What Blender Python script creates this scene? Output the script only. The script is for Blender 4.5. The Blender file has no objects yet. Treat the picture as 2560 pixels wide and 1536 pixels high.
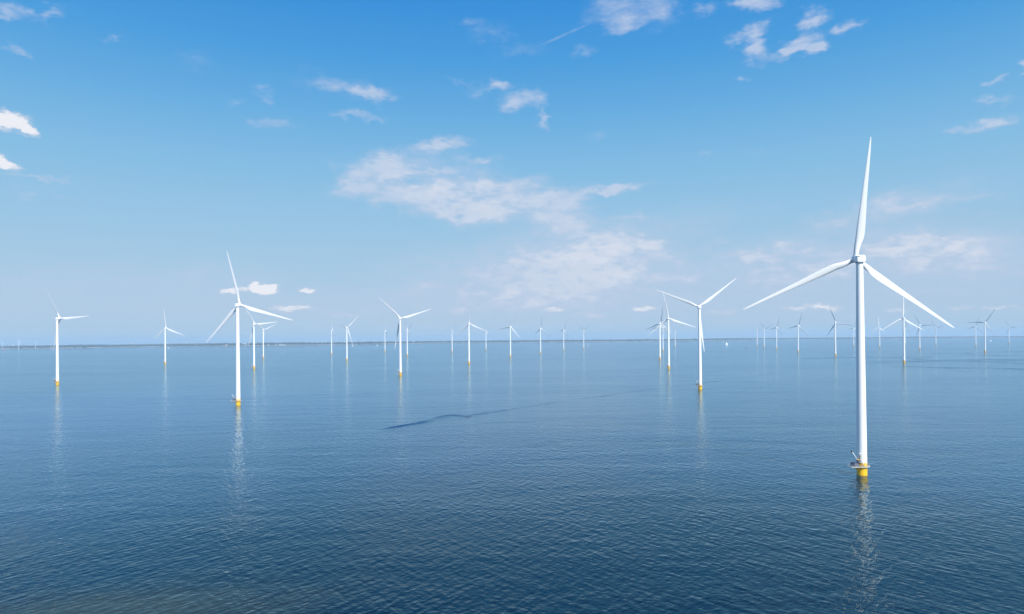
import bpy, bmesh, math, random
from mathutils import Matrix, Vector
C = bpy.context.scene
COL = C.collection
rad = math.radians

# ------------------------------------------------------------------ camera, sky, sun, exposure
FPX, HCAM, PITCH, ROLL = 1706.67, 74.9, 0.0051, 0.0093      # focal length for a 2560 px wide frame
fwd = Vector((0, math.cos(PITCH), math.sin(PITCH)))
u0 = Vector((0, -math.sin(PITCH), math.cos(PITCH)))
cup = u0 * math.cos(ROLL) + Vector((1, 0, 0)) * math.sin(ROLL)
crt = Vector((1, 0, 0)) * math.cos(ROLL) - u0 * math.sin(ROLL)
cam = bpy.data.cameras.new("camera")
cam.sensor_width = 36; cam.lens = 24.0
cam.shift_y = (835 - 768) / 2560
cam.clip_start = 0.5; cam.clip_end = 200000
co = bpy.data.objects.new("camera", cam); COL.objects.link(co)
co.matrix_world = Matrix((
    (crt.x, cup.x, -fwd.x, 0), (crt.y, cup.y, -fwd.y, 0), (crt.z, cup.z, -fwd.z, HCAM), (0, 0, 0, 1)))
C.camera = co
C.view_settings.view_transform = 'Standard'; C.view_settings.look = 'None'
C.view_settings.exposure = 0.3; C.view_settings.gamma = 1
C.cycles.use_denoising = True
C.cycles.max_bounces = 8; C.cycles.volume_bounces = 1
C.cycles.transparent_max_bounces = 8

SUN_AZ, SUN_EL = 148.0, 43.0        # degrees clockwise from +Y (the view direction), height
sund = Vector((math.sin(rad(SUN_AZ)) * math.cos(rad(SUN_EL)), math.cos(rad(SUN_AZ)) * math.cos(rad(SUN_EL)), math.sin(rad(SUN_EL))))
sl = bpy.data.lights.new("sun", 'SUN'); sl.energy = 5.0; sl.angle = rad(0.5); sl.color = (1.0, 0.975, 0.935)
so = bpy.data.objects.new("sun", sl); COL.objects.link(so)
so.rotation_euler = sund.to_track_quat('Z', 'Y').to_euler()


def ray(px, py):
    """direction through a pixel of the 2560 x 1536 frame"""
    return (fwd + crt * ((px - 1280) / FPX) + cup * (-(py - 835) / FPX)).normalized()


def azel(px, py):
    d = ray(px, py)
    return math.atan2(d.x, d.y), math.asin(d.z)


class NT:
    def __init__(s, tree): s.t = tree; s.n = tree.nodes; s.l = tree.links
    def new(s, typ, ins=None, **kw):
        n = s.n.new(typ)
        for k, v in kw.items(): setattr(n, k, v)
        for k, v in (ins or {}).items():
            if isinstance(v, bpy.types.NodeSocket): s.l.new(v, n.inputs[k])
            else: n.inputs[k].default_value = v
        return n
    def math(s, op, a, b=None, c=None, clamp=False):
        ins = {0: a}
        if b is not None: ins[1] = b
        if c is not None: ins[2] = c
        return s.new('ShaderNodeMath', ins, operation=op, use_clamp=clamp).outputs[0]
    def vmath(s, op, a, b=None, c=None, out=0):
        ins = {0: a}
        if b is not None: ins[1] = b
        if c is not None: ins[2] = c
        return s.new('ShaderNodeVectorMath', ins, operation=op).outputs[out]
    def mapr(s, v, a, b, c=0.0, d=1.0, kind='SMOOTHSTEP'):
        return s.new('ShaderNodeMapRange', {0: v, 1: a, 2: b, 3: c, 4: d}, interpolation_type=kind).outputs[0]
    def noise(s, vec, scale, detail=3, rough=0.5, dist=0.0):
        return s.new('ShaderNodeTexNoise', {'Vector': vec, 'Scale': scale, 'Detail': detail, 'Roughness': rough, 'Distortion': dist})
    def mix(s, f, a, b):
        n = s.new('ShaderNodeMix', data_type='RGBA'); 
        for i, v in ((0, f), (6, a), (7, b)):
            if isinstance(v, bpy.types.NodeSocket): s.l.new(v, n.inputs[i])
            else: n.inputs[i].default_value = v
        return n.outputs[2]
    def mapping(s, vec, loc=(0, 0, 0), rot=(0, 0, 0), sc=(1, 1, 1), kind='POINT'):
        return s.new('ShaderNodeMapping', {'Vector': vec, 'Location': loc, 'Rotation': rot, 'Scale': sc}, vector_type=kind).outputs[0]


def lin(r, g, b):
    f = lambda c: (c / 255) / 12.92 if c / 255 <= 0.04045 else ((c / 255 + 0.055) / 1.055) ** 2.4
    return (f(r), f(g), f(b), 1)


def build_world():
    w = bpy.data.worlds.new("World"); C.world = w; w.use_nodes = True
    t = NT(w.node_tree); t.n.clear()
    out = t.new('ShaderNodeOutputWorld'); bg = t.new('ShaderNodeBackground')
    t.l.new(bg.outputs[0], out.inputs[0])
    d = t.new('ShaderNodeTexCoord').outputs['Generated']
    sep = t.new('ShaderNodeSeparateXYZ', {0: d})
    x, y, z = sep.outputs
    az = t.math('ARCTAN2', x, y); el = t.math('ARCSINE', z)
    # clear air: physical sky, tinted by height
    sky = t.new('ShaderNodeTexSky', sky_type='NISHITA', sun_disc=False, sun_elevation=rad(SUN_EL), sun_rotation=rad(SUN_AZ),
                altitude=0, air_density=1.0, dust_density=0.6, ozone_density=2.0)
    skyc = t.vmath('MULTIPLY', sky.outputs[0], (0.08, 0.08, 0.08))
    ramp = t.new('ShaderNodeValToRGB', {0: t.math('MULTIPLY', el, 1 / rad(90))})
    cr = ramp.color_ramp
    pts = [(0.0, (176, 204, 226)), (2.5, (176, 203, 228)), (6, (166, 202, 229)), (10, (152, 198, 230)), (14, (132, 190, 230)),
           (18, (105, 176, 228)), (22, (76, 160, 225)), (26, (56, 147, 222)), (40, (38, 112, 190)), (90, (26, 78, 150))]
    for i, (e, c) in enumerate(pts):
        s = cr.elements[i] if i < 2 else cr.elements.new(e / 90)
        s.position = e / 90; s.color = lin(*c)
    base = t.mix(0.93, skyc, ramp.outputs[0])
    # clouds: soft shapes by direction, broken up by noise
    P0 = t.new('ShaderNodeCombineXYZ', {0: az, 1: el, 2: 0.0}).outputs[0]
    n1 = t.noise(t.mapping(P0, sc=(1, 1.9, 1)), 17, 3, 0.6).outputs['Color']
    n2 = t.noise(t.mapping(P0, loc=(3, 1, 0), sc=(1, 1.7, 1)), 60, 3, 0.6).outputs['Color']
    wv = t.vmath('MULTIPLY', t.vmath('SUBTRACT', n1, (0.5, 0.5, 0.5)), (0.08, 0.045, 0))
    wv2 = t.vmath('MULTIPLY', t.vmath('SUBTRACT', n2, (0.5, 0.5, 0.5)), (0.024, 0.015, 0))
    PW = t.vmath('ADD', t.vmath('ADD', P0, wv), wv2)
    wc = t.vmath('MULTIPLY', t.vmath('SUBTRACT', n2, (0.5, 0.5, 0.5)), (0.023, 0.016, 0))
    PC = t.vmath('ADD', P0, wc)

    def blob(P, px, py, rx, ry, rot, amp, inner):
        a, e = azel(px, py)
        a1, e1 = azel(px + 20, py - 20 * math.tan(rad(rot)))
        k = math.hypot(a1 - a, e1 - e) / math.hypot(20, 20 * math.tan(rad(rot)))
        v = t.mapping(P, (a, e, 0), (0, 0, math.atan2(e1 - e, a1 - a)), (rx * k, ry * k, 1), 'TEXTURE')
        r = t.vmath('LENGTH', v, out='Value')
        return t.mapr(r, 1.0, inner, 0.0, amp)

    def total(P, lst, inner, op, grow=1.0):
        acc = None
        for b in lst:
            # each shape waits for the sum so far (keeps the shader's stack small)
            Q = P if acc is None else t.vmath('MULTIPLY_ADD', acc, (1e-9, 1e-9, 1e-9), P)
            m = blob(Q, b[0], b[1], b[2] * grow, b[3] * grow, b[4], b[5], inner)
            acc = m if acc is None else t.math(op, acc, m)
        return acc
    cumulus = [(10, 300, 92, 42, -8, 1.1), (62, 318, 52, 24, -38, 1.0), (8, 405, 62, 26, -22, .95), (35, 412, 40, 13, -30, .8),
               (655, 723, 54, 19, -2, 1.1), (640, 716, 26, 14, 0, 1.0), (682, 719, 24, 13, 0, 1.0), (582, 729, 50, 13, 0, .8), (605, 724, 20, 11, 0, .8), (768, 727, 30, 11, 0, .9), (728, 771, 84, 11, 0, .75),
               (2060, 767, 66, 16, -6, .74), (1995, 771, 50, 12, 0, .68), (1610, 771, 54, 12, 3, .72), (1385, 776, 50, 10, 0, .62),
               (1150, 777, 30, 10, 0, .6), (2240, 777, 50, 9, 0, .6), (2500, 770, 80, 9, 2, .6), (1800, 781, 60, 8, 0, .55), (1480, 788, 70, 8, -2, .5), (860, 788, 60, 8, 0, .5), (2400, 772, 50, 8, 0, .55)]
    wisps = [(860, 222, 130, 30, -10, .62), (935, 240, 70, 22, 4, .6), (885, 294, 90, 15, -2, .65), (690, 314, 70, 22, 5, .45),
             (1238, 212, 36, 20, 0, .95), (1305, 252, 62, 34, 10, .95), (1356, 302, 16, 36, 0, .7), (1112, 371, 80, 24, 10, .95),
             (1190, 400, 48, 16, 10, .6), (945, 400, 110, 30, 10, .75), (1000, 425, 90, 30, 8, .6), (880, 450, 60, 40, -25, .7),
             (940, 485, 150, 38, -4, .55), (1120, 430, 80, 16, 4, .55), (1100, 480, 90, 30, 12, .6), (1180, 535, 120, 32, 6, .7),
             (1300, 515, 150, 40, 8, .55), (1410, 498, 90, 30, 14, .8), (1540, 468, 100, 16, 6, .95), (1250, 465, 120, 26, 5, .5),
             (1400, 560, 100, 36, 6, .6), (1480, 600, 110, 40, 2, .5), (1640, 618, 48, 26, -20, .65), (1570, 540, 50, 16, 4, .45),
             (2430, 500, 90, 30, 6, .42), (480, 698, 130, 18, -3, .3), (1290, 470, 170, 40, 0, .3), (1440, 540, 140, 50, 0, .35), (1020, 500, 120, 40, 0, .4), (1120, 520, 140, 34, 4, .4), (950, 440, 110, 36, 0, .35), (1600, 620, 120, 40, 0, .35), (1500, 680, 200, 40, 0, .3), (1300, 610, 170, 30, 0, .22),
             (1250, 740, 60, 14, 0, .25), (1050, 720, 160, 22, 0, .3), (1350, 740, 200, 24, 0, .3), (1620, 700, 180, 34, 4, .35), (1250, 660, 150, 24, 6, .3), (1750, 740, 160, 20, 0, .3), (2250, 730, 240, 24, 0, .3), (1480, 640, 90, 22, 10, .35), (1690, 650, 70, 26, 0, .35), (1560, 590, 90, 40, 0, .35), (1400, 640, 120, 26, 4, .35), (1100, 700, 110, 14, 0, .28), (2150, 590, 90, 30, 10, .35),
             (1880, 640, 70, 34, 10, .5), (2060, 655, 70, 44, 0, .4), (1960, 628, 60, 26, 20, .45), (2370, 612, 90, 32, -12, .62),
             (2440, 655, 70, 40, 0, .45), (2080, 545, 90, 28, 6, .55), (2200, 515, 80, 30, 0, .5), (2330, 500, 110, 26, 12, .5), (2250, 480, 60, 18, 8, .35),
             (2250, 620, 90, 34, 0, .55), (2330, 590, 60, 24, -10, .45), (1840, 660, 60, 24, 0, .45), (1900, 690, 100, 26, 0, .4), (2060, 690, 80, 26, 0, .4),
             (2480, 600, 90, 50, 0, .4), (2520, 690, 80, 30, 0, .35), (1790, 610, 60, 20, 10, .35), (2160, 640, 70, 30, 0, .4), (1750, 690, 90, 22, 0, .3),
             (30, 20, 60, 32, -30, .7), (120, 30, 55, 20, 0, .62), (55, 128, 34, 18, -20, .5), (290, 98, 24, 15, 0, .5),
             (1560, 25, 130, 44, 12, .62), (1655, 20, 60, 60, -40, .5), (1565, 62, 50, 20, 10, .5), (1760, 25, 50, 22, 20, .5),
             (1895, 6, 80, 24, -4, .98), (2042, 46, 46, 24, 8, 1.0), (2130, 64, 60, 18, 12, .75), (1880, 80, 56, 20, 16, .8),
             (1890, 114, 42, 30, 14, 1.05), (2015, 108, 62, 32, 25, .8), (1990, 130, 50, 18, 20, .7), (1925, 146, 70, 16, 4, .5),
             (1862, 189, 24, 16, 20, .75), (2480, 304, 84, 24, 12, .85), (2400, 322, 60, 14, 0, .5), (2488, 242, 64, 13, 2, .6),
             (2475, 197, 30, 14, 22, .6), (2556, 166, 26, 18, 20, .85), (1230, 85, 60, 24, 4, .3), (1300, 130, 90, 20, 6, .3),
             (1170, 62, 40, 14, 0, .34), (1450, 130, 40, 14, 0, .32), (1500, 345, 50, 14, 0, .3), (1760, 390, 24, 9, 0, .4),
             (480, 150, 60, 26, 0, .22), (660, 235, 36, 18, 0, .34), (575, 258, 30, 14, 0, .3), (100, 452, 160, 8, -4, .5), (110, 485, 110, 6, -6, .32),
             (1190, 225, 40, 14, 0, .4), (1150, 195, 40, 12, -30, .3), (1890, 390, 60, 10, 0, .18)]
    veils = [(1350, 690, 520, 130, 0, .42), (1500, 640, 330, 130, 0, .30), (1990, 660, 400, 120, 4, .38), (2380, 640, 360, 150, 0, .44),
             (2230, 520, 320, 80, 14, .26), (1150, 480, 330, 110, -12, .34), (480, 690, 400, 70, 0, .14), (1300, 770, 1700, 90, 0, .2), (1700, 560, 300, 70, 8, .14), (100, 700, 300, 90, 0, .14)]
    trail = [(1410, 88, 110, 5, 24, .55)]
    f1 = t.noise(t.mapping(P0, loc=(7, 2, 0), rot=(0, 0, rad(-6)), sc=(1, 2.6, 1)), 30, 6, 0.64, 0.35).outputs[0]
    f2 = t.noise(t.mapping(P0, loc=(1, 5, 0), sc=(1, 1.6, 1)), 55, 5, 0.62).outputs[0]
    W = total(PW, wisps, 0.0, 'ADD', 1.28)
    W = t.math('MINIMUM', t.math('MULTIPLY', W, t.mapr(el, rad(19), rad(12), 1.12, 1.3)), 1.05)
    gain = t.mapr(W, 0.0, 0.6, 0.45, 1.5, 'LINEAR')
    fb = t.math('MULTIPLY', t.math('SUBTRACT', f1, 0.5), gain)
    wa = t.mapr(t.math('ADD', W, fb), 0.0, 1.2, 0.0, 0.68, 'SMOOTHSTEP')
    V = t.math('MULTIPLY', total(PW, veils, 0.0, 'ADD'), t.mapr(f1, 0.3, 0.7, 0.5, 1.5, 'LINEAR'))
    V = t.math('MINIMUM', t.math('MULTIPLY', V, 1.4), 0.74)
    wa = t.math('SUBTRACT', 1.0, t.math('MULTIPLY', t.math('SUBTRACT', 1.0, wa), t.math('SUBTRACT', 1.0, V)))
    tr = t.math('MULTIPLY', total(P0, trail, 0.1, 'ADD'), t.mapr(f2, 0.3, 0.6, 0.1, 0.5))
    wa = t.math('MAXIMUM', wa, tr)
    K = total(PC, cumulus, 0.3, 'MAXIMUM', 1.12)
    ka = t.mapr(t.math('ADD', K, t.math('MULTIPLY', t.math('SUBTRACT', f2, 0.5), 0.7)), 0.12, 0.98, 0.0, 0.97)
    ka = t.math('MULTIPLY', ka, t.mapr(K, 0.0, 0.12))
    front = t.mapr(y, 0.05, 0.3)
    # the rest of the sky (out of view) carries loose clouds too, so that it lights the scene as this one would
    back = t.math('MULTIPLY', t.mapr(f1, 0.52, 0.75, 0.0, 0.5), t.math('MULTIPLY', t.math('SUBTRACT', 1.0, front), t.mapr(el, 0.02, 0.15)))
    wa = t.math('ADD', t.math('MULTIPLY', wa, front), back)
    ka = t.math('MULTIPLY', ka, front)
    wcol = t.mix(t.mapr(wa, 0.4, 1.0), lin(196, 207, 230), lin(222, 226, 238))
    c = t.mix(wa, base, wcol)
    kcol = t.mix(t.mapr(ka, 0.45, 0.97), lin(205, 214, 230), lin(240, 241, 247))
    c = t.mix(ka, c, kcol)
    t.l.new(c, bg.inputs[0]); bg.inputs[1].default_value = 0.812
    w.cycles.sampling_method = 'MANUAL'; w.cycles.sample_map_resolution = 512


build_world()

# ------------------------------------------------------------------ helpers
RE = 6.6e6                                   # radius of the earth (with some refraction): the far water drops away
def gz(x, y): return -(x * x + y * y) / (2 * RE)


def ground(px, py, h=0.0):
    """point of the curved water surface seen at a pixel"""
    d = ray(px, py); hl = math.hypot(d.x, d.y); s = d.z / hl
    # HCAM + s r = h - r^2/2R
    a, b, c_ = 1 / (2 * RE), s, HCAM - h
    disc = b * b - 4 * a * c_
    r = (-b - math.sqrt(max(disc, 0))) / (2 * a)
    return Vector((d.x / hl * r, d.y / hl * r, gz(d.x / hl * r, d.y / hl * r) + h))


def link(o, parent=None):
    COL.objects.link(o)
    if parent is not None: o.parent = parent
    return o


def mesh(name, verts, faces, m, parent=None, smooth=True, mats=None, midx=None):
    me = bpy.data.meshes.new(name); me.from_pydata([tuple(v) for v in verts], [], faces)
    for q in (mats or [m]): me.materials.append(q)
    if midx:
        for p, i in zip(me.polygons, midx): p.material_index = i
    me.update()
    if smooth: me.shade_smooth()
    return link(bpy.data.objects.new(name, me), parent)


def finish(name, bm, m, parent=None, smooth=False):
    bmesh.ops.recalc_face_normals(bm, faces=bm.faces)
    me = bpy.data.meshes.new(name); bm.to_mesh(me); bm.free()
    me.materials.append(m)
    if smooth: me.shade_smooth()
    return link(bpy.data.objects.new(name, me), parent)


def tag(o, label=None, cat=None, group=None, kind=None):
    if label: o['label'] = label
    if cat: o['category'] = cat
    if group: o['group'] = group
    if kind: o['kind'] = kind
    return o


def box(bm, cx, cy, cz, sx, sy, sz, rz=0.0, bev=0.0):
    g = bmesh.ops.create_cube(bm, size=1.0, matrix=Matrix.Translation((cx, cy, cz)) @ Matrix.Rotation(rz, 4, 'Z') @ Matrix.Diagonal((sx, sy, sz, 1)))
    if bev > 0:
        es = list({e for v in g['verts'] for e in v.link_edges})
        bmesh.ops.bevel(bm, geom=es, offset=bev, segments=2, affect='EDGES', profile=0.6)


def tube(bm, p0, p1, r0, r1=None, seg=8, caps=True):
    p0, p1 = Vector(p0), Vector(p1); r1 = r0 if r1 is None else r1
    d = p1 - p0
    bmesh.ops.create_cone(bm, cap_ends=caps, segments=seg, radius1=r0, radius2=r1, depth=d.length,
                          matrix=Matrix.Translation((p0 + p1) / 2) @ d.to_track_quat('Z', 'Y').to_matrix().to_4x4())


def lathe(name, prof, m, parent=None, seg=40, smooth=True, axis='Z', y0=0.0):
    vs, fs = [], []
    for (r, z) in prof:
        for i in range(seg):
            a = 2 * math.pi * i / seg
            vs.append((r * math.cos(a), r * math.sin(a), z) if axis == 'Z' else (r * math.cos(a), z, r * math.sin(a)))
    for j in range(len(prof) - 1):
        for i in range(seg):
            a, b = j * seg + i, j * seg + (i + 1) % seg
            q = (a, b, b + seg, a + seg)
            fs.append(q if axis == 'Z' else q[::-1])
    fs.append(tuple(range(seg))[::-1] if axis == 'Z' else tuple(range(seg)))
    top = tuple((len(prof) - 1) * seg + i for i in range(seg))
    fs.append(top if axis == 'Z' else top[::-1])
    o = mesh(name, vs, fs, m, parent, smooth)
    return o


# ------------------------------------------------------------------ materials
def paint(name, col, rough=0.4, dirt=0.06, dcol=(0.35, 0.33, 0.28, 1), metal=0.0, scale=0.35):
    m = bpy.data.materials.new(name); m.use_nodes = True
    t = NT(m.node_tree); b = t.n['Principled BSDF']
    oc = t.new('ShaderNodeTexCoord').outputs['Object']
    n = t.noise(t.mapping(oc, sc=(1, 1, 0.12)), scale * 3, 5, 0.65).outputs[0]
    f = t.mapr(n, 0.45, 0.85, 0.0, dirt * 4)
    t.l.new(t.mix(f, (*col, 1), dcol), b.inputs['Base Color'])
    r = t.mapr(n, 0.3, 0.7, rough * 0.85, rough * 1.2)
    t.l.new(r, b.inputs['Roughness'])
    b.inputs['Metallic'].default_value = metal
    return m


M = {
    'white': paint('white paint', (0.80, 0.80, 0.79), 0.42, 0.03),
    'blade': paint('blade gelcoat', (0.75, 0.745, 0.73), 0.38, 0.03),
    'hub': paint('hub paint', (0.78, 0.78, 0.77), 0.45, 0.04),
    'yellow': paint('yellow paint', (0.92, 0.48, 0.002), 0.45, 0.05, (0.25, 0.18, 0.02, 1)),
    'steel': paint('galvanised steel', (0.42, 0.43, 0.44), 0.5, 0.08, metal=0.3),
    'pale': paint('pale grating', (0.60, 0.60, 0.59), 0.5, 0.08),
    'navy': paint('dark cabinet paint', (0.09, 0.10, 0.15), 0.5, 0.06),
    'grey': paint('grey cabinet paint', (0.30, 0.32, 0.36), 0.5, 0.06),
    'dark': paint('dark rubber', (0.02, 0.02, 0.022), 0.6, 0.02),
    'algae': paint('wet algae', (0.10, 0.085, 0.02), 0.35, 0.1),
    'sail': paint('sail cloth', (0.85, 0.85, 0.83), 0.8, 0.02),
    'hull': paint('hull white', (0.75, 0.75, 0.74), 0.3, 0.02),
    'hulldark': paint('hull dark', (0.08, 0.05, 0.06), 0.4, 0.02),
    'red': paint('red paint', (0.45, 0.07, 0.06), 0.5, 0.04),
    'roof': paint('roof tiles', (0.30, 0.12, 0.09), 0.8, 0.04),
    'roofblue': paint('metal roof', (0.50, 0.60, 0.66), 0.5, 0.04),
    'wall': paint('pale wall', (0.70, 0.66, 0.60), 0.8, 0.04),
    'brick': paint('pink brick', (0.62, 0.42, 0.36), 0.85, 0.04),
}


def water_material():
    m = bpy.data.materials.new('lake water'); m.use_nodes = True
    t = NT(m.node_tree); t.n.remove(t.n['Principled BSDF'])
    P = t.new('ShaderNodeTexCoord').outputs['Object']
    h = None
    for i, (ang, lam, crest, amp) in enumerate(((66, 2.6, 11.0, .50), (-64, 2.7, 11.0, .50), (47, 2.1, 8.0, .44), (-48, 2.3, 9.0, .50), (24, 1.5, 5.0, .20), (-20, 1.6, 5.0, .22), (2, 1.2, 3.0, .13))):
        # a wave train: noise drawn out along its crests
        v = t.mapping(P, (13.7 * i, 5.1 * i, 0), (0, 0, rad(-ang)), (1, 1, 1))
        v = t.vmath('MULTIPLY', v, (1 / crest, 1 / lam, 0.0))
        n = t.noise(v, 1.0, 1, 0.35, 0.3).outputs[0]
        n = t.math('MULTIPLY', n, amp)
        h = n if h is None else t.math('ADD', h, n)
    rip = t.math('MULTIPLY', t.noise(t.mapping(P, sc=(1, 1.6, 0)), 1.7, 2, 0.5).outputs[0], 0.016)
    h = t.math('ADD', h, rip)
    swell = t.math('MULTIPLY', t.noise(t.mapping(P, sc=(1, 1.5, 0)), 0.09, 2, 0.5).outputs[0], 0.35)
    h = t.math('ADD', h, swell)
    # gusts: calmer and rougher patches, drawn out across the wind
    g = t.noise(t.mapping(P, rot=(0, 0, rad(10)), sc=(0.35, 1.0, 0)), 0.0042, 4, 0.55, 0.6).outputs[0]
    gust = t.mapr(g, 0.35, 0.68, 0.32, 0.49)
    g2 = t.noise(t.mapping(P, rot=(0, 0, rad(-14)), sc=(0.4, 1.0, 0)), 0.03, 3, 0.5, 0.4).outputs[0]
    h = t.math('MULTIPLY', h, t.math('MULTIPLY', gust, t.mapr(g2, 0.3, 0.7, 0.82, 1.2)))
    bump = t.new('ShaderNodeBump', {'Height': h, 'Distance': 1.0, 'Strength': 1.0, 'Filter Width': 0.02})
    N = bump.outputs[0]
    # water colour: green-blue with painted-in sky reflection; sandy shallow near the camera's left
    s = ground(270, 1545)
    r = t.vmath('LENGTH', t.mapping(P, (s.x, s.y, 0), (0, 0, rad(12)), (52, 26, 1e9), 'TEXTURE'), out='Value')
    sh = t.math('ADD', r, t.math('MULTIPLY', t.math('SUBTRACT', t.noise(P, 0.03, 4, 0.6).outputs[0], 0.5), 1.6))
    shal = t.mapr(sh, 1.5, 0.2, 0.0, 0.8)
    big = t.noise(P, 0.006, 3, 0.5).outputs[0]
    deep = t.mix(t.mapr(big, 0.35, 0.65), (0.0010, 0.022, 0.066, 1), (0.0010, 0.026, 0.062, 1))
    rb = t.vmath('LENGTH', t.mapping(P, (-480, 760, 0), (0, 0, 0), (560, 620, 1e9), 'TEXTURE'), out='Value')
    deep = t.mix(t.mapr(rb, 1.1, 0.1, 0.0, 0.9), deep, (0.0003, 0.036, 0.135, 1))  # bluer left: reflection of the clearer sky painted into the body colour
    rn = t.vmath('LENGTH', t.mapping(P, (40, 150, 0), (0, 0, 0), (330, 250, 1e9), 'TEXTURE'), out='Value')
    deep = t.mix(t.mapr(t.math('ADD', rn, t.math('MULTIPLY', t.math('SUBTRACT', big, 0.5), 0.7)), 1.15, 0.35), deep, (0.0006, 0.0085, 0.015, 1))  # dark foreground: weaker mirroring at steep angles painted into the body colour
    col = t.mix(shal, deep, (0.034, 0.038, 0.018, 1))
    # body colour, painted reflection included, scattered back from below, and the mirror of the sky on top
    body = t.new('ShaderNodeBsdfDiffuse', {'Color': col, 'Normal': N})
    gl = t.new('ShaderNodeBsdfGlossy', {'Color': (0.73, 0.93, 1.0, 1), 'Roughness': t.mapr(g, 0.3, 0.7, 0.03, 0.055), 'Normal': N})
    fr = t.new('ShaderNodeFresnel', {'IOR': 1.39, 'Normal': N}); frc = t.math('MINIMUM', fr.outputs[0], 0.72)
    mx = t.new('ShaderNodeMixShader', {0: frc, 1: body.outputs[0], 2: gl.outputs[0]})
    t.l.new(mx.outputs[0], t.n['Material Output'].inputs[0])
    return m


M['water'] = water_material()


def simple(name, c0, c1, scale, rough=0.9):
    m = bpy.data.materials.new(name); m.use_nodes = True
    t = NT(m.node_tree); b = t.n['Principled BSDF']
    P = t.new('ShaderNodeTexCoord').outputs['Object']
    n = t.noise(P, scale, 4, 0.6).outputs[0]
    t.l.new(t.mix(t.mapr(n, 0.38, 0.62), (*c0, 1), (*c1, 1)), b.inputs['Base Color'])
    b.inputs['Roughness'].default_value = rough
    b.inputs['Specular IOR Level'].default_value = 0.1
    return m


M['fields'] = simple('fields', (0.03, 0.05, 0.032), (0.12, 0.11, 0.08), 0.0022)
M['woods'] = simple('woods', (0.010, 0.024, 0.020), (0.028, 0.048, 0.034), 0.004)
M['sand'] = simple('dike stone', (0.42, 0.38, 0.33), (0.26, 0.25, 0.22), 0.004)

# ------------------------------------------------------------------ water
def water():
    vs = [(0, 0, 0)]; fs = []
    seg = 144; rings = [20 * 1.18 ** i for i in range(48)]
    rings = [r for r in rings if r < 48000] + [48000]
    for r in rings:
        for i in range(seg):
            a = 2 * math.pi * i / seg
            vs.append((r * math.sin(a), r * math.cos(a), gz(r, 0)))
    for i in range(seg): fs.append((0, 1 + (i + 1) % seg, 1 + i))
    for j in range(len(rings) - 1):
        for i in range(seg):
            a, b = 1 + j * seg + i, 1 + j * seg + (i + 1) % seg
            fs.append((a, b, b + seg, a + seg))
    return tag(mesh('water', vs, fs, M['water']), kind='structure')


water()


def wake(pts, width, lam, amp, taper, seed, name='boat_wake'):
    """a train of long ridges left by a boat, following a curve on the water; amp fades along it"""
    rnd = random.Random(seed)
    P = [ground(*p) for p in pts]
    # resample
    cum = [0]
    for a, b in zip(P, P[1:]): cum.append(cum[-1] + (b - a).length)
    L = cum[-1]; step = max(1.2, L / 900); n = int(L / step)
    na = max(12, int(width / lam * 8)); vs = []; fs = []
    ph = [rnd.random() * 6.28 for _ in range(6)]
    j = 0
    for i in range(n + 1):
        s = L * i / n
        while j < len(cum) - 2 and cum[j + 1] < s: j += 1
        t_ = (s - cum[j]) / (cum[j + 1] - cum[j])
        # Catmull-Rom through the measured points
        p0, p1, p2, p3 = P[max(j - 1, 0)], P[j], P[j + 1], P[min(j + 2, len(P) - 1)]
        c = 0.5 * ((2 * p1) + (p2 - p0) * t_ + (2 * p0 - 5 * p1 + 4 * p2 - p3) * t_ ** 2 + (-p0 + 3 * p1 - 3 * p2 + p3) * t_ ** 3)
        tg = (p2 - p1).normalized(); nr = Vector((-tg.y, tg.x, 0))
        u = i / n
        A = amp * taper(u) * (0.75 + 0.25 * math.sin(s / 23 + ph[0]) * math.sin(s / 9.1 + ph[1]))
        w = width * (0.5 + 0.8 * min(1, u * 2))
        for k in range(na + 1):
            q = k / na * 2 - 1
            off = q * w / 2
            env = (1 - q * q)
            z = A * env * math.sin(2 * math.pi * (off / lam) + 1.1 * math.sin(s / 17 + ph[2]) + 0.8 * math.sin(s / 5.3 + ph[3])) + A * env * 1.05 + 0.004
            if k in (0, na): z = -0.15
            x, y = c.x + nr.x * off, c.y + nr.y * off
            vs.append((x, y, gz(x, y) + z))
    for i in range(n):
        for k in range(na):
            a = i * (na + 1) + k
            fs.append((a, a + na + 1, a + na + 2, a + 1))
    o = mesh(name, vs, fs, M['water'])
    if o.data.polygons[len(o.data.polygons) // 2].normal.z < 0: o.data.flip_normals()
    return tag(o, kind='structure')


wake([(945, 1075), (1010, 1064), (1060, 1055), (1100, 1043), (1130, 1038.5), (1152, 1040), (1172, 1042)], 10, 2.8, 0.30,
     lambda u: min(1, u * 5) * (1 - 0.45 * u), 1)
wake([(1158, 1041), (1200, 1035), (1260, 1026), (1340, 1013.5), (1420, 1001), (1500, 991), (1600, 977), (1700, 965), (1800, 952), (1900, 938), (2010, 926)], 9, 3.2, 0.14,
     lambda u: (1 - 0.75 * u) * max(0.05, 0.55 + 0.6 * math.sin(41 * u) * math.sin(17 * u + 1)), 2)
wake([(1255, 1121), (1300, 1117), (1345, 1112), (1390, 1102), (1450, 1096)], 16, 3.4, 0.07,
     lambda u: math.sin(math.pi * u) * (0.6 + 0.4 * math.sin(23 * u)), 7)
wake([(1872, 871.3), (1960, 873), (2060, 874.8), (2170, 876.2), (2300, 878)], 26, 5.5, 0.30, lambda u: (1 - 0.8 * u), 3)

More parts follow.
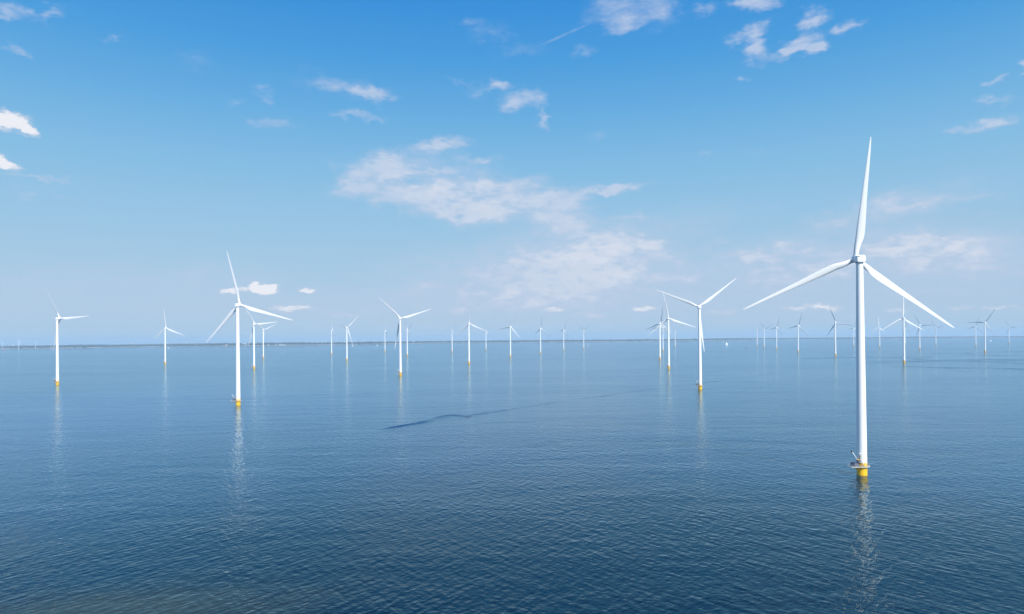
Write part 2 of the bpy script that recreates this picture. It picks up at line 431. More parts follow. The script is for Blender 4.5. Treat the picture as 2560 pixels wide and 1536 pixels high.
# crossing old wakes far out on the right
for i, (x0, y0, x1, y1, wd, am) in enumerate(((2010, 897, 2330, 893, 60, .30), (2170, 906, 2560, 899, 70, .34), (2200, 888, 2600, 876, 50, .28), (2290, 900, 2640, 913, 70, .36),
                                              (2380, 886, 2660, 893, 55, .36), (2230, 915, 2640, 926, 50, .26), (2160, 881, 2420, 884, 60, .26), (2440, 904, 2660, 900, 60, .34),
                                              (2150, 892, 2300, 898, 45, .3), (2330, 878, 2600, 868, 60, .24), (2050, 884, 2200, 881, 50, .2))):
    wake([(x0, y0), ((x0 * 2 + x1) / 3, (y0 * 2 + y1) / 3 + (i % 3 - 1) * 1.2), ((x0 + x1 * 2) / 3, (y0 + y1 * 2) / 3 - (i % 2) * 1.0), (x1, y1)], wd, 9.0 + i % 4, am,
         lambda u: math.sin(math.pi * min(1, u * 1.3 + .05)) ** .5 if u < .7 else 1.0 - .3 * (u - .7), 20 + i)

# ------------------------------------------------------------------ far shore
SH = [(-300, 876), (0, 871.7), (115, 871), (200, 869.6), (300, 868.2), (400, 866.4), (560, 865.6), (680, 863.8), (860, 861.8), (940, 860.5), (1100, 857.6),
      (1300, 856), (1500, 854.4), (1800, 851.4), (1900, 849.2), (2130, 847.6), (2300, 846), (2560, 843.4), (2900, 840.5)]


def shore(px):
    for (a, ya), (b, yb) in zip(SH, SH[1:]):
        if px <= b: return ya + (yb - ya) * (px - a) / (b - a)
    return SH[-1][1]


def land():
    vs, fs = [], []; bv, bf = [], []
    n = 420; cols = []
    for i in range(n + 1):
        px = -300 + 3200 * i / n
        g = ground(px, shore(px)); r0 = math.hypot(g.x, g.y) * (1 + 0.006 * math.sin(i * 1.7) * math.sin(i * .31)); d = Vector((g.x, g.y, 0)).normalized()
        cols.append((r0, d))
    for (r0, d) in cols:
        for r, h in ((r0, -1), (r0 + 14, 4.2), (r0 + 30, 4.2), (r0 + 70, 1.2)):
            bv.append((d.x * r, d.y * r, gz(r, 0) + h))
        for k in range(13):
            r = r0 + 50 + (46500 - r0) * (k / 12) ** 2
            vs.append((d.x * r, d.y * r, gz(r, 0) + 1.6 + (4 if k > 3 else 0)))
    for i in range(n):
        for k in range(3):
            a = i * 4 + k; bf.append((a, a + 4, a + 5, a + 1)[::-1])
        for k in range(12):
            a = i * 13 + k; fs.append((a, a + 13, a + 14, a + 1)[::-1])
    tag(mesh('land', vs, fs, M['fields']), kind='structure')
    tag(mesh('dike', bv, bf, M['sand'], smooth=False), kind='structure')
    return cols


COLS = land()


def woods():
    rnd = random.Random(5)
    vs, fs = [], []

    def lump(x, y, w, dp, h):
        b = len(vs); z0 = gz(x, y); seg = 7; a0 = rnd.random() * 6
        for (rr, hh) in ((1.0, 0.0), (1.0, 0.55), (0.62, 0.92)):
            for i in range(seg):
                a = a0 + 2 * math.pi * i / seg
                j = rnd.uniform(.75, 1.2)
                vs.append((x + math.cos(a) * w * rr * j, y + math.sin(a) * dp * rr * j, z0 + h * hh * rnd.uniform(.8, 1.15)))
        vs.append((x, y, z0 + h * rnd.uniform(.9, 1.15)))
        for j in range(2):
            for i in range(seg):
                p, q = b + j * seg + i, b + j * seg + (i + 1) % seg
                fs.append((p, q, q + seg, p + seg))
        for i in range(seg): fs.append((b + 2 * seg + i, b + 2 * seg + (i + 1) % seg, b + 3 * seg))
    # denser near certain stretches of the shore (pixels of the photograph)
    def dens(px):
        s = 0.5 + 0.5 * math.sin(px * .021 + 1) * math.sin(px * .0077)
        for a, b, v in ((170, 240, 1), (480, 520, .8), (520, 600, 1), (620, 760, .9), (1040, 1130, 1), (1120, 1500, .75), (2050, 2560, .8), (0, 170, .35), (260, 400, .45)):
            if a <= px <= b: s = max(s, v) if v > .5 else min(s, v)
        return s
    for _ in range(5200):
        i = rnd.randrange(len(COLS)); r0, d = COLS[i]
        px = -300 + 3200 * i / (len(COLS) - 1)
        if rnd.random() > dens(px) + .12: continue
        t_ = rnd.random() ** 2.2
        r = r0 + 90 + 15000 * t_
        a = rnd.uniform(-.0018, .0018)
        x, y = d.x * r + d.y * a * r, d.y * r - d.x * a * r
        w = rnd.uniform(18, 60)
        lump(x, y, w, w * rnd.uniform(.5, 1), rnd.uniform(12, 24) * (1.2 if dens(px) > .85 else 1))
    o = mesh('woodland', vs, fs, M['woods'], smooth=False)
    tag(o, 'hazy blue-green woods strung along the far shore', 'woodland', kind='stuff')


woods()

# ------------------------------------------------------------------ wind turbine
TILT = rad(5.0)
AX = Vector((0, math.cos(TILT), math.sin(TILT)))
HUBZ, OVER, BLADE = 115.0, 5.2, 65.0


def superloop(a, b, n, seg=32, cz=0.0):
    out = []
    for i in range(seg):
        t_ = 2 * math.pi * i / seg; c_, s_ = math.cos(t_), math.sin(t_)
        out.append((a * math.copysign(abs(c_) ** (2 / n), c_), cz + b * math.copysign(abs(s_) ** (2 / n), s_)))
    return out


def loft(name, secs, m, parent=None, smooth=True, cap=True):
    vs, fs = [], []; seg = len(secs[0])
    for s in secs: vs += s
    for j in range(len(secs) - 1):
        for i in range(seg):
            a, b = j * seg + i, j * seg + (i + 1) % seg
            fs.append((a, a + seg, b + seg, b))
    if cap:
        fs.append(tuple(range(seg)))
        fs.append(tuple((len(secs) - 1) * seg + i for i in range(seg))[::-1])
    return mesh(name, vs, fs, m, parent, smooth)


def sharpen(o, ang=35):
    o.data.set_sharp_from_angle(angle=rad(ang)); return o


def blade_mesh(name, m, parent):
    tab = [(1.3, 2.5, 1.0, 20), (3.0, 2.5, 1.0, 20), (5.0, 2.7, .86, 19), (8.0, 3.45, .62, 17), (11, 4.15, .46, 14.5), (14, 4.45, .37, 12.5), (18, 4.3, .32, 10), (24, 3.75, .27, 7.5),
           (31, 3.1, .235, 5.2), (39, 2.5, .21, 3.4), (47, 2.0, .195, 2), (54, 1.55, .185, 1), (60, 1.08, .18, .3), (63.3, .72, .18, 0), (64.6, .42, .18, 0), (65.0, .14, .2, 0)]
    N = 24; secs = []
    for (r, c, th, tw) in tab:
        blend = max(0.0, min(1.0, (th - .45) / .5)); sec = []
        c *= 0.94 if r > 6 else 1
        tw += 9                                                 # pitch
        ctw, stw = math.cos(rad(tw)), math.sin(rad(tw))
        bend = -0.0
        for i in range(N):
            a = 2 * math.pi * i / N
            xx = 0.5 * (1 - math.cos(a))                       # 0 = leading edge ... 1 = trailing edge
            side = 1 if math.sin(a) >= 0 else -1
            yt = 5 * th * (0.2969 * math.sqrt(max(xx, 0)) - 0.126 * xx - 0.3516 * xx * xx + 0.2843 * xx ** 3 - 0.1036 * xx ** 4)
            yy = yt * side + 0.02 * math.sin(math.pi * xx) * (1 - blend)
            px_, py_ = (xx - .30 - .2 * blend) * c, yy * c
            cx_, cy_ = -0.5 * c * math.cos(a), 0.5 * c * math.sin(a)
            X, Y = px_ * (1 - blend) + cx_ * blend, py_ * (1 - blend) + cy_ * blend
            # leading edge towards -X, turned into the wind (+Y) near the root
            sec.append((X * ctw + Y * stw, -X * stw + Y * ctw + bend, r))
        secs.append(sec)
    o = loft(name, secs, m, parent)
    o.data.flip_normals()
    return o


def make_turbine():
    root = bpy.data.objects.new('wind_turbine', None); COL.objects.link(root)
    root.empty_display_size = 5
    # foundation and tower
    f = lathe('foundation', [(2.55, -4), (2.55, 6.35), (2.62, 6.4), (2.62, 6.6), (2.5, 6.62)], M['yellow'], root, 48); sharpen(f)
    prof = []
    for i in range(41):
        u = i / 40; z = 6.62 + (112.9 - 6.62) * u
        r = 2.5 - 0.78 * u ** 1.15
        prof.append((r, z))
        if i in (10, 22, 32): prof += [(r + .018, z + .02), (r + .018, z + .14), (r, z + .16)]
    t = lathe('tower', prof, M['white'], root, 48); sharpen(t)
    # nacelle: rounded canopy, yaw collar
    ns = []
    for (y, a, b, n_, cz) in ((-2.55, 1.9, 1.68, 5, 0), (-2.47, 2.08, 1.84, 5, 0), (-2.2, 2.18, 1.94, 5.5, 0), (-1.0, 2.22, 1.98, 5.5, 0), (0.9, 2.22, 1.98, 5, 0), (1.7, 2.2, 2.0, 3.5, 0)):
        ns.append([(x, y, 114.85 + z) for x, z in superloop(a, b, n_, 40)])
    nac = loft('nacelle', ns, M['white'], root)
    sharpen(nac, 40)
    v = lathe('vent', [(.36, -2.58), (.36, -2.50)], M['dark'], nac, 20, axis='Y'); v.location = (-1.35, 0, 115.95)
    bm = bmesh.new(); tube(bm, (0, 0, 112.6), (0, 0, 113.2), 1.86, 1.86, 32); finish('yaw_collar', bm, M['grey'], root)
    # generator ring and hub on the tilted shaft
    R = Matrix.Rotation(TILT, 4, 'X')
    org = Vector((0, 0, HUBZ)) + AX * OVER
    gen = lathe('generator', [(1.9, -3.45), (2.24, -3.35), (2.32, -3.1), (2.32, -2.0), (2.24, -1.8), (1.8, -1.7)], M['white'], root, 44, axis='Y')
    gen.matrix_local = Matrix.Translation(org) @ R; sharpen(gen)
    hub = lathe('hub', [(1.7, -1.75), (1.82, -1.5), (1.95, -.6), (1.98, .3), (1.88, 1.1), (1.6, 1.8), (1.1, 2.35), (.5, 2.62), (.02, 2.68)], M['hub'], root, 40, axis='Y')
    hub.matrix_local = Matrix.Translation(org) @ R
    bl = blade_mesh('blade', M['blade'], root)
    blades = [bl]
    for k in range(2):
        b2 = bl.copy(); link(b2, root); blades.append(b2)
    for b_ in blades:
        bm = bmesh.new(); tube(bm, (0, 0, .9), (0, 0, 2.3), 1.36, 1.36, 28)
        finish('blade_collar', bm, M['hub'], b_, True) if b_ is bl else None
        if b_ is not bl:
            bm.free(); cc = bl.children[0].copy(); link(cc, b_)
    for c_ in bl.children: sharpen(c_)
    # service platform round the foundation (local -X is its long side)
    Z = 4.85
    pr = bpy.data.objects.new('service_platform', None)
    out = [(-7.6, -1.7), (-4.4, -2.4), (-2.6, -3.2), (1.0, -3.7), (3.4, -1.8), (3.5, 1.5), (1.4, 3.5), (-2.2, 3.1), (-4.4, 2.2), (-7.6, 1.7)]
    bm = bmesh.new()
    lo = [bm.verts.new((x, y, Z - .3)) for x, y in out]; hi = [bm.verts.new((x, y, Z)) for x, y in out]
    bm.faces.new(lo[::-1]); bm.faces.new(hi)
    for i in range(len(out)):
        j = (i + 1) % len(out); bm.faces.new((lo[i], lo[j], hi[j], hi[i]))
    plat = finish('service_platform', bm, M['steel'], root)
    # toe board in white, standing 3 mm proud
    bm = bmesh.new()
    for i in range(len(out)):
        a, b = Vector((*out[i], 0)), Vector((*out[(i + 1) % len(out)], 0)); d = b - a; c_ = (a + b) / 2
        nrm = Vector((d.y, -d.x, 0)).normalized()
        c_ = c_ + nrm * 0.045
        box(bm, c_.x, c_.y, Z - .14, d.length, .08, .34, math.atan2(d.y, d.x))
    finish('toe_board', bm, M['pale'], plat)
    bm = bmesh.new()
    for i in range(len(out)):
        a, b = Vector((*out[i], 0)), Vector((*out[(i + 1) % len(out)], 0)); n_ = max(1, round((b - a).length / 1.4))
        for k in range(n_):
            p = a.lerp(b, k / n_); tube(bm, (p.x, p.y, Z + .1), (p.x, p.y, Z + 1.15), .035, seg=6)
        for hh in (.62, 1.15): tube(bm, (a.x, a.y, Z + hh), (b.x, b.y, Z + hh), .035, seg=6)
    finish('railing', bm, M['steel'], plat)
    bm = bmesh.new()
    for x in (-4.3, -6.2):
        for y in (-1.3, 1.3): tube(bm, (x, y, Z - .3), (-2.3, y * .6, 2.6), .11)
    finish('bracket', bm, M['yellow'], plat)
    bm = bmesh.new()
    box(bm, -4.6, -.3, Z + 1.0, 2.6, 3.0, 2.0, bev=.06)
    finish('equipment_cabinet', bm, M['navy'], plat)
    bm = bmesh.new()
    tube(bm, (-3.35, -1.55, Z), (-3.35, -1.55, Z + 3.1), .28); tube(bm, (-3.35, -1.55, Z + 2.2), (-3.35, -1.55, Z + 3.5), .95, .95, 20)
    cr = finish('crane', bm, M['navy'], root)
    bm = bmesh.new(); tube(bm, (-3.35, -1.55, Z + 3.505), (-3.35, -1.55, Z + 3.66), .93, .93, 24); finish('crane_cap', bm, M['yellow'], cr)
    bm = bmesh.new(); tube(bm, (-3.9, -1.5, Z + 3.55), (-6.9, -1.2, Z + 8.0), .24, .17)
    finish('boom', bm, M['white'], cr, True)
    bm = bmesh.new(); box(bm, -7.1, -1.2, Z + 8.15, .7, .5, .75, .2, .1); tube(bm, (-7.1, -1.2, Z + 7.8), (-7.1, -1.2, Z + 7.0), .05)
    finish('hoist_block', bm, M['dark'], cr)
    bm = bmesh.new()
    for y in (-1.15, -.35):
        tube(bm, (-2.9, y - 1.2, Z + 4.0), (-.8, y - 2.2, Z + .05), .07)
    for k in range(9):
        u = k / 9 + .05
        tube(bm, (-2.9 + 2.1 * u, -2.35 - u, Z + 4.0 - 3.9 * u), (-2.9 + 2.1 * u, -1.55 - u, Z + 4.0 - 3.9 * u), .045)
    finish('stairs', bm, M['steel'], plat)
    bm = bmesh.new()
    tube(bm, (-2.85, -1.9, Z + 1.1), (-2.85, -1.9, Z + 6.4), .09); box(bm, -2.85, -1.95, Z + 5.3, .55, .4, .5, bev=.05); box(bm, -2.85, -1.95, Z + 4.3, .5, .4, .5, bev=.05)
    nm = finish('signal_mast', bm, M['dark'], root)
    bm = bmesh.new(); bmesh.ops.create_uvsphere(bm, u_segments=12, v_segments=8, radius=.38, matrix=Matrix.Translation((-2.75, -1.95, Z + 6.7)))
    finish('lamp', bm, M['white'], nm, True)
    bm = bmesh.new()
    tube(bm, (-2.55, -.9, -1.5), (-2.75, -.9, Z - .3), .13); tube(bm, (-2.55, .9, -1.5), (-2.75, .9, Z - .3), .13)
    return root


TPL = {0: (185.6, 363.7, 4.1, 5.6, 0.1), 1: (-793.2, 1190.6, 19.7, 87.4, 4.5), 2: (-1125.2, 2214.3, 6.9, 112.9, 5), 3: (-316.2, 787.0, 7.8, 106.8, 3.6), 4: (-670.7, 1773.8, 13.7, 85.4, 5), 5: (-1015.4, 2786.6, 13.4, 67.4, 3.4), 6: (-898.6, 3398.3, 70.0, 87.8, 2.0), 7: (-581.5, 2402.0, 17.6, 46.7, 5), 8: (-738.3, 3964.8, 69.5, 103.1, 2.0), 9: (-226.4, 1382.2, 5.9, 73.7, 3.4), 10: (-464.2, 3020.7, 63.0, 67.0, 2.0), 11: (-321.2, 3653.6, 70.1, 59.7, 2.0), 12: (-124.2, 1964.9, 25.0, 113.0, 2.0), 13: (-165.3, 4322.0, 68.1, 25.6, 2.0), 14: (-6.7, 2640.8, 32.7, 20.5, 3.6), 15: (133.8, 3218.0, 53.6, 5.0, 2.0), 16: (301.6, 3991.4, 63.1, 25.4, 2.0), 17: (461.4, 4399.4, 65.9, 58.6, 2.0), 18: (475.4, 2196.5, 43.0, 10.6, 3.1), 19: (754.6, 3415.2, 74.8, 101.5, 2.0), 20: (358.8, 1565.7, 15.5, 109.5, 1.6), 21: (1155.6, 4838.6, 88.2, 64.4, 2.0), 22: (262.4, 954.8, 4.9, 52.5, -0.1), 23: (1771.4, 4934.4, 88.5, 78.0, 2.0), 24: (1603.1, 4340.4, 67.8, 75.3, 2.0), 25: (1424.3, 3677.0, 72.5, 20.4, 2.0), 26: (1263.5, 3015.4, 61.7, 18.4, 2.0), 27: (1139.7, 2406.8, 55.6, 98.9, 1.8), 28: (2250.6, 4764.1, 83.4, 56.0, 2.0), 29: (2248.2, 4493.7, 78.9, 24.4, 2.0), 30: (2107.2, 3914.6, -22.7, 115.5, 2.0), 31: (1007.3, 1755.1, 0.7, 0.1, -1), 32: (2899.0, 5033.1, 78.0, 13.6, 2.0), 33: (1961.6, 3285.8, 73.0, 89.2, 2.0), 34: (2877.6, 4636.1, 72.2, 80.0, 2.0), 35: (2774.1, 4084.6, 70.9, 17.0, 2.0), 36: (1834.0, 2647.6, 52.8, 32.1, 3.3), 37: (3530.7, 4851.2, 76.0, 88.8, 2.0), 38: (3511.2, 4645.0, 74.5, 110.4, 2.0), 39: (1052.2, 4577.5, 84.2, 19.9, 2.0), 40: (596.4, 2750.4, 53.0, 14.0, 2.0)}
LBL = {
    0: 'largest and nearest white turbine, on the right, its glinting reflection reaching the bottom edge',
    1: 'leftmost turbine of the wind farm, one blade pointing flat to the right',
    2: 'small turbine second from the left, standing alone left of the tall left turbine',
    3: 'tall white turbine on the left, second largest, one blade crossing the small white clouds',
    4: 'medium turbine just right of the tall left one, a blade pointing flat right',
    5: 'smaller turbine, the right-hand and farther one of the two beside the tall left turbine',
    6: 'thin turbine seen edge-on, next left of one with a blade pointing up right',
    7: 'small turbine with one blade up right and one low left, beside a thin edge-on turbine',
    8: 'thin distant edge-on turbine, next left of the middle-sized one with blades in a Y',
    9: 'middle-sized turbine left of centre, blades in a wide Y, third blade down beside its tower',
    10: 'small turbine close behind the right side of the wide-Y turbine left of centre',
    11: 'small edge-on turbine next left of one whose blade points straight up near the centre',
    12: 'turbine near the centre with a blade straight up and one reaching its right neighbour',
    13: 'tiny distant turbine whose head meets the blade tip of its larger left neighbour',
    14: 'lone turbine at the middle of the picture, dark blade left and white one down right',
    15: 'first turbine right of the middle one, one thin blade upright',
    16: 'distant turbine, second right of the middle one, one short blade pointing flat left',
    17: 'distant turbine just left of a tiny white sail, last before the gap right of centre',
    18: 'leftmost tower of the tight right-of-centre cluster, a dark blade reaching down left',
    19: 'small turbine in the cluster, its tower in the gap between the two larger left towers',
    20: 'larger front turbine of the right-of-centre cluster, one blade up and one down right',
    21: 'tiny far turbine standing alone between the cluster and the tall V-bladed turbine',
    22: 'tall turbine right of centre with two blades raised in a V and yellow foot',
    23: 'tiny turbine with one white blade up left, nearest to the small motorboat',
    24: 'tiny turbine second right of the small motorboat, grey blades spread in a V',
    25: 'small turbine third right of the motorboat, a dark blade pointing left above the wake',
    26: 'small turbine fourth right of the motorboat, below the left end of the flat cloud',
    27: 'turbine left of the largest tower, dark blade down left and white one flat right',
    28: 'tiny turbine almost hidden behind the one left of the largest tower',
    29: 'distant turbine just left of the largest tower, its right blade hidden behind it',
    30: 'first small turbine right of the largest tower, a thin blade straight up',
    31: 'turbine under the largest one\'s right blade, its top blade tip touching that blade',
    32: 'very distant turbine peeping out just right of the tower below the largest right blade',
    33: 'small turbine whose head touches a white blade tip, under the largest right blade',
    34: 'tiny faint turbine below the tip of the largest turbine\'s right blade',
    35: 'small turbine close left of a taller one near the right edge',
    36: 'taller turbine near the right edge, dark blades flat left and up right',
    37: 'faint small turbine standing last but one before the right edge',
    38: 'turbine cut off by the right edge, only its left blade showing',
    39: 'distant turbine hidden behind the front tower of the cluster, only thin grey blades showing',
    40: 'turbine hidden right behind the leftmost cluster tower, its dark blade just below the first',
}


def set_turbine(r, k):
    x, y, psi, ph, cone = TPL[k]
    r.location = (x, y, gz(x, y)); r.rotation_euler = (0, 0, -rad(psi))
    org = Vector((0, 0, HUBZ)) + AX * OVER; i = 0
    for c_ in r.children:
        nm = c_.name.split('.')[0]
        if nm == 'blade':
            c_.matrix_local = Matrix.Translation(org) @ Matrix.Rotation(TILT, 4, 'X') @ Matrix.Rotation(rad(ph + 120 * i), 4, 'Y') @ Matrix.Rotation(-math.atan(cone / BLADE), 4, 'X')
            i += 1
        elif nm in ('service_platform', 'crane', 'signal_mast'):
            c_.rotation_euler = (0, 0, rad(12 + psi))
    tag(r, LBL[k], 'wind turbine', 'white turbines with yellow feet standing in the lake')


proto = make_turbine()


def dup(root):
    c_ = root.copy(); COL.objects.link(c_)
    for ch in root.children:
        d = ch.copy(); COL.objects.link(d); d.parent = c_
        for g in ch.children:
            e = g.copy(); COL.objects.link(e); e.parent = d
    return c_


turb = {0: proto}
for k in range(1, 41): turb[k] = dup(proto)
for k, r in turb.items(): set_turbine(r, k)

# ------------------------------------------------------------------ land turbines far behind the shore
ORD = ['first', 'second', 'third', 'fourth', 'fifth', 'sixth', 'seventh', 'eighth', 'ninth', 'tenth', 'eleventh', 'twelfth']


def far_turbine(px, hy, D, ph, label):
    d = ray(px, hy); hl = math.hypot(d.x, d.y); x, y = d.x / hl * D, d.y / hl * D
    zh = HCAM + d.z / hl * D; zg = gz(x, y); h = zh - zg
    L = min(h * .52, 56)
    vs_bm = bmesh.new()
    tube(vs_bm, (0, 0, 0), (0, 0, h), 2.0, 1.2, 10); box(vs_bm, 0, .8, h + 1, 3.4, 9, 3.6, bev=.4)
    for k in range(3):
        a = rad(ph + 120 * k); e = Vector((math.sin(a), 0, math.cos(a)))
        c0 = Vector((0, 5.6, h + 1)); p1 = c0 + e * L * .25; p2 = c0 + e * L
        tube(vs_bm, c0, p1, .9, 1.2, 6); tube(vs_bm, p1, p2, 1.2, .3, 6)
    tube(vs_bm, (0, 5, h + 1), (0, 7.2, h + 1), 1.8, .8, 10)
    o = finish('land_wind_turbine', vs_bm, M['white'])
    o.location = (x, y, zg); o.rotation_euler = (0, 0, rad(-25))
    tag(o, label, 'wind turbine', 'faint turbines on the land beyond the far shore')


FT = [(5, 857, 11000, 10), (33, 861, 13000, 60), (46.5, 853, 9500, 35), (88.5, 857, 10500, 0), (127, 858, 13000, 80), (332, 857.5, 12500, 50), (469, 855, 13500, 20),
      (690.5, 853.5, 12500, 15), (702, 855, 13500, 70), (768, 852.5, 11500, 30), (791, 851.5, 11500, 0), (806, 852.5, 10500, 55), (815, 851, 12000, 100),
      (838, 852.5, 14000, 40), (861, 851, 13000, 0), (885, 850.5, 13000, 10), (888.5, 853, 12500, 65), (909, 850, 12500, 0), (934, 849.5, 12500, 100),
      (1209, 848.5, 12500, 0), (1549, 844.5, 13500, 5), (1630, 844, 14500, 60), (1725, 842, 14500, 30), (1787, 842, 15000, 0), (1964, 841.5, 14000, 60)]
for i, (px, hy, D, ph) in enumerate(FT):
    if i < 5: lb = 'faint turbine behind the far shore at the left edge, %s from the left there' % ORD[i]
    elif i == 5: lb = 'faint lone land turbine left of the small second turbine from the left'
    elif i == 6: lb = 'faint land turbine between the second turbine and the tall left one'
    elif i < 19: lb = 'faint land turbine behind the shore, %s of the row right of the tall left turbine' % ORD[i - 7]
    elif i == 19: lb = 'faint low land turbine near the tiny one just right of centre-left'
    elif i == 20: lb = 'faint land turbine in the open gap left of the right-hand cluster'
    elif i == 21: lb = 'faint land turbine just left of the right-hand cluster towers'
    elif i == 22: lb = 'faint land turbine between the cluster and the tall V-bladed turbine'
    elif i == 23: lb = 'faint land turbine above the white sailing boats'
    else: lb = 'faint land turbine left of the fourth turbine past the motorboat'
    far_turbine(px, hy, D, ph, lb)

# ------------------------------------------------------------------ boats
def sailboat(px, py, H_, wide, label, rz=0.4, cat='sailboat', spread=1.0):
    g = ground(px, py); r = bpy.data.objects.new('sailboat', None); COL.objects.link(r)
    r.location = g; r.rotation_euler = (0, 0, rz)
    L = wide
    secs = []
    for u, w, k in ((-.5, .5, .75), (-.3, .85, .9), (0, 1, 1), (.25, .75, 1), (.42, .3, 1.15), (.5, .03, 1.25)):
        b = L * .15 * w; hh = L * .085 * k
        secs.append([(u * L, -b, hh), (u * L, -b * .7, -.2), (u * L, 0, -.35), (u * L, b * .7, -.2), (u * L, b, hh)])
    loft('hull', secs, M['hull'], r)
    bm = bmesh.new(); tube(bm, (0.05 * L, 0, 0), (0.05 * L, 0, H_), .1 + H_ * .006, .06, 8); finish('mast', bm, M['steel'], r)
    def sail(name, pts, belly):
        vs, fs = [], []; n = 8; A, B, C_ = [Vector(p) for p in pts]
        for s_ in (0, .04):
            for i in range(n + 1):
                for j in range(n + 1):
                    u, v = i / n, j / n
                    p = A.lerp(B, v).lerp(C_.lerp(B, v), u)
                    p = p + Vector((0, belly * math.sin(math.pi * u) * math.sin(math.pi * min(v + .15, 1)) + s_, 0)); vs.append(p)
        q = (n + 1) ** 2
        for i in range(n):
            for j in range(n):
                a = i * (n + 1) + j
                fs.append((a, a + 1, a + n + 2, a + n + 1)); fs.append(tuple(q + w for w in (a, a + n + 1, a + n + 2, a + 1)))
        mesh(name, vs, fs, M['sail'], r)
    sail('mainsail', [(.02 * L, 0, H_ * .1), (.03 * L, 0, H_ * .97), (-.46 * L * spread, 0, H_ * .1)], H_ * .05)
    sail('jib', [(.5 * L, 0, H_ * .08), (.07 * L, 0, H_ * .86), (.0 * L, 0, H_ * .1)], H_ * .06)
    return tag(r, label, cat, 'white sails on the lake')


def motorboat(px, py, L, label, rz=0.0, hullm='hull', name='motorboat'):
    g = ground(px, py); r = bpy.data.objects.new(name, None); COL.objects.link(r)
    r.location = g; r.rotation_euler = (0, 0, rz)
    secs = []
    for u, w, k in ((-.5, .85, .8), (-.2, 1, .85), (.15, .95, 1), (.38, .5, 1.2), (.5, .04, 1.35)):
        b = L * .17 * w; hh = L * .11 * k
        secs.append([(u * L, -b, hh), (u * L, -b * .8, 0), (u * L, 0, -.3), (u * L, b * .8, 0), (u * L, b, hh)])
    loft('hull', secs, M[hullm], r)
    bm = bmesh.new(); box(bm, -.08 * L, 0, L * .16, L * .34, L * .22, L * .14, bev=L * .02); cb = finish('cabin', bm, M['hull'], r)
    bm = bmesh.new(); box(bm, -.06 * L, 0, L * .185, L * .345, L * .226, L * .05); finish('window_band', bm, M['dark'], cb)
    return tag(r, label, 'boat')


sailboat(1817, 862, 23, 21, 'white boat under full sail, the biggest on the water right of the V-bladed turbine', .15, spread=1.2)
sailboat(1809.7, 855, 15, 11, 'tiny white sail just up left of the largest sailing boat', .5)
sailboat(421, 870.8, 13, 11, 'tiny white sail right beside the second turbine from the left', .3)
sailboat(1470, 864, 18, 10, 'tiny upright sail right of the last turbine before the central gap', 1.0)
sailboat(2477, 853, 13, 16, 'white sail between the two rightmost taller turbines', .1)
sailboat(2393, 849.5, 11, 11, 'faint white sail in the open water near the right edge, farther left', .2)
sailboat(1155, 861.5, 11, 8, 'faint tiny sail left of the central turbine with an upright blade', .3)
sailboat(943, 864.5, 12, 14, 'small white sail left of the thin edge-on turbine left of centre', .2)
sailboat(881.5, 865.5, 11, 16, 'small white sail just right of the small turbine with a raised blade', .1)
motorboat(707, 885.3, 6, 'small white boat alone on the water right of the two turbines near the left', .6)
motorboat(562, 892, 4.5, 'very faint small boat just left of the tall left turbine\'s tower', .3)
motorboat(2409, 853.5, 9, 'very faint pale boat low between the right-edge turbines and the big blade tip', .3)
motorboat(1865, 871.3, 15, 'small dark motorboat heading left with a long straight wake behind it', math.pi, 'hulldark')
motorboat(11, 874.5, 38, 'long low reddish vessel under the shore at the left edge', 0.0, 'red', 'barge')

# ------------------------------------------------------------------ buildings on the shore
def house(px, w, dp, h, roofm, wallm, label, back=60, name='house', rz=0.0):
    g = ground(px, shore(px)); d = Vector((g.x, g.y, 0)).normalized(); r0 = math.hypot(g.x, g.y) + back
    r = bpy.data.objects.new(name, None); COL.objects.link(r)
    r.location = (d.x * r0, d.y * r0, gz(r0, 0) + 1.2); r.rotation_euler = (0, 0, -math.atan2(d.x, d.y) + rz)
    bm = bmesh.new(); box(bm, 0, 0, h * .32, w, dp, h * .64); wl = finish('wall', bm, M[wallm], r)
    bm = bmesh.new(); o = .4
    v = [bm.verts.new(p) for p in ((-w / 2 - o, -dp / 2 - o, h * .64), (w / 2 + o, -dp / 2 - o, h * .64), (w / 2 + o, dp / 2 + o, h * .64), (-w / 2 - o, dp / 2 + o, h * .64), (-w / 2 + dp * .3, 0, h), (w / 2 - dp * .3, 0, h))]
    for q in ((0, 1, 5, 4), (1, 2, 5), (2, 3, 4, 5), (3, 0, 4), (3, 2, 1, 0)): bm.faces.new([v[i] for i in q])
    finish('roof', bm, M[roofm], r)
    bm = bmesh.new()
    n = max(2, int(w / 6))
    for i in range(n): box(bm, -w / 2 + w * (i + .5) / n, -dp / 2 - .02, h * .3, w / n * .4, .1, h * .2)
    finish('window_row', bm, M['dark'], wl)
    return tag(r, label, 'building')


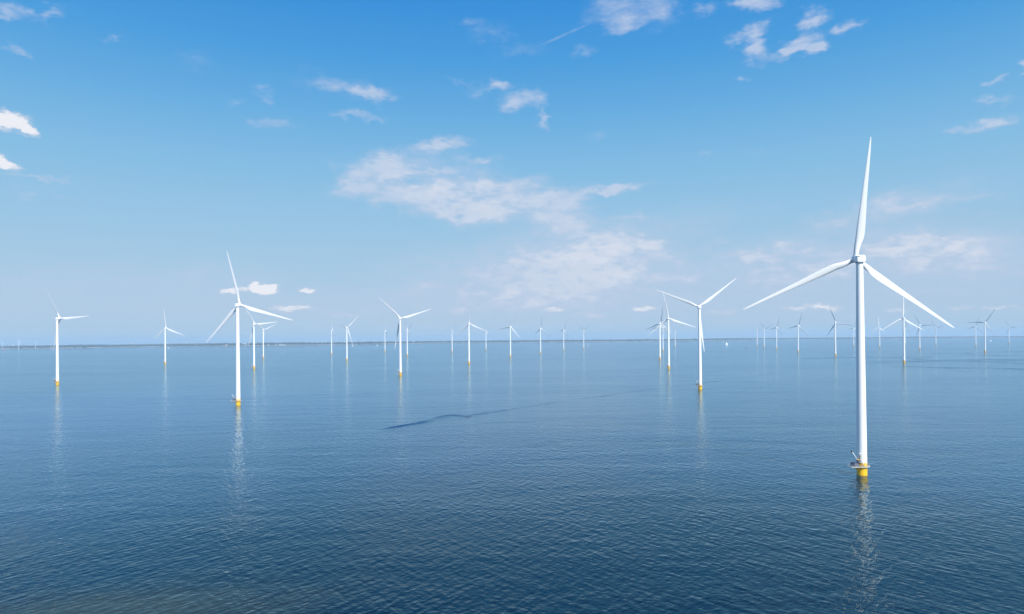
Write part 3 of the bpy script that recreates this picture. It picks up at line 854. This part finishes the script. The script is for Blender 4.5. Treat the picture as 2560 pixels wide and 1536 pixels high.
house(567, 48, 18, 17, 'brick', 'brick', 'pinkish building on the shore left of the tall left turbine')
house(611, 90, 40, 26, 'roofblue', 'roofblue', 'long pale blue shed on the shore between the tall left turbine and its neighbour', 300)
house(640, 40, 30, 28, 'roofblue', 'roofblue', 'pale blue shed showing right of the neighbour tower behind the tall left turbine', 320)
for i, px in enumerate((671, 676, 682, 690, 698, 703, 707, 712)):
    house(px, 13, 9, 12, 'wall', 'hull', 'white waterfront house, %s of the row right of the two left turbines' % ORD[i], 45)
for i, px in enumerate((190, 195, 260, 366, 470)):
    house(px, 30, 14, 12, 'wall', 'hull', ['white farmhouse on the left shore, left one of a close pair', 'white farmhouse on the left shore, right one of a close pair',
          'pale farmhouse on the left shore midway to the second turbine', 'pale farmhouse on the shore just left of the second turbine',
          'pale farmhouse on the shore between the second turbine and the tall left one'][i], 380)
house(128, 22, 14, 12, 'roof', 'brick', 'small red-roofed house on the shore beside the leftmost turbine', 60)


# radio mast
def mast(px, hgt, back, label):
    g = ground(px, shore(px)); d = Vector((g.x, g.y, 0)).normalized(); r0 = math.hypot(g.x, g.y) + back
    bm = bmesh.new(); tube(bm, (0, 0, 0), (0, 0, hgt), 1.6, .5, 8)
    for k in range(6): box(bm, 0, 0, hgt * (.2 + .13 * k), 3.6 - .4 * k, 3.6 - .4 * k, .5)
    o = finish('radio_mast', bm, M['red']); o.location = (d.x * r0, d.y * r0, gz(r0, 0) + 1.2)
    tag(o, label, 'mast')


mast(621, 42, 200, 'red and pale radio mast on the shore between the tall left turbine and its neighbour')
mast(733, 60, 2500, 'thin dark mast behind the shore right of the white waterfront houses')


# ------------------------------------------------------------------ haze
def haze():
    bm = bmesh.new(); z0, z1 = -176.5, 186.0
    g = bmesh.ops.create_cube(bm, size=1.0, matrix=Matrix.Translation((0, 0, (z0 + z1) / 2)) @ Matrix.Diagonal((98000, 98000, z1 - z0, 1)))
    m = bpy.data.materials.new('haze'); m.use_nodes = True
    t = NT(m.node_tree); t.n.clear()
    out = t.new('ShaderNodeOutputMaterial')
    v = t.new('ShaderNodeVolumePrincipled', {'Color': (0.58, 0.79, 0.96, 1), 'Density': 5.5e-5, 'Anisotropy': 0.0})
    t.l.new(v.outputs[0], out.inputs['Volume'])
    o = finish('haze', bm, m)
    tag(o, 'thin bluish haze lying over the whole lake', 'haze', kind='stuff')


haze()
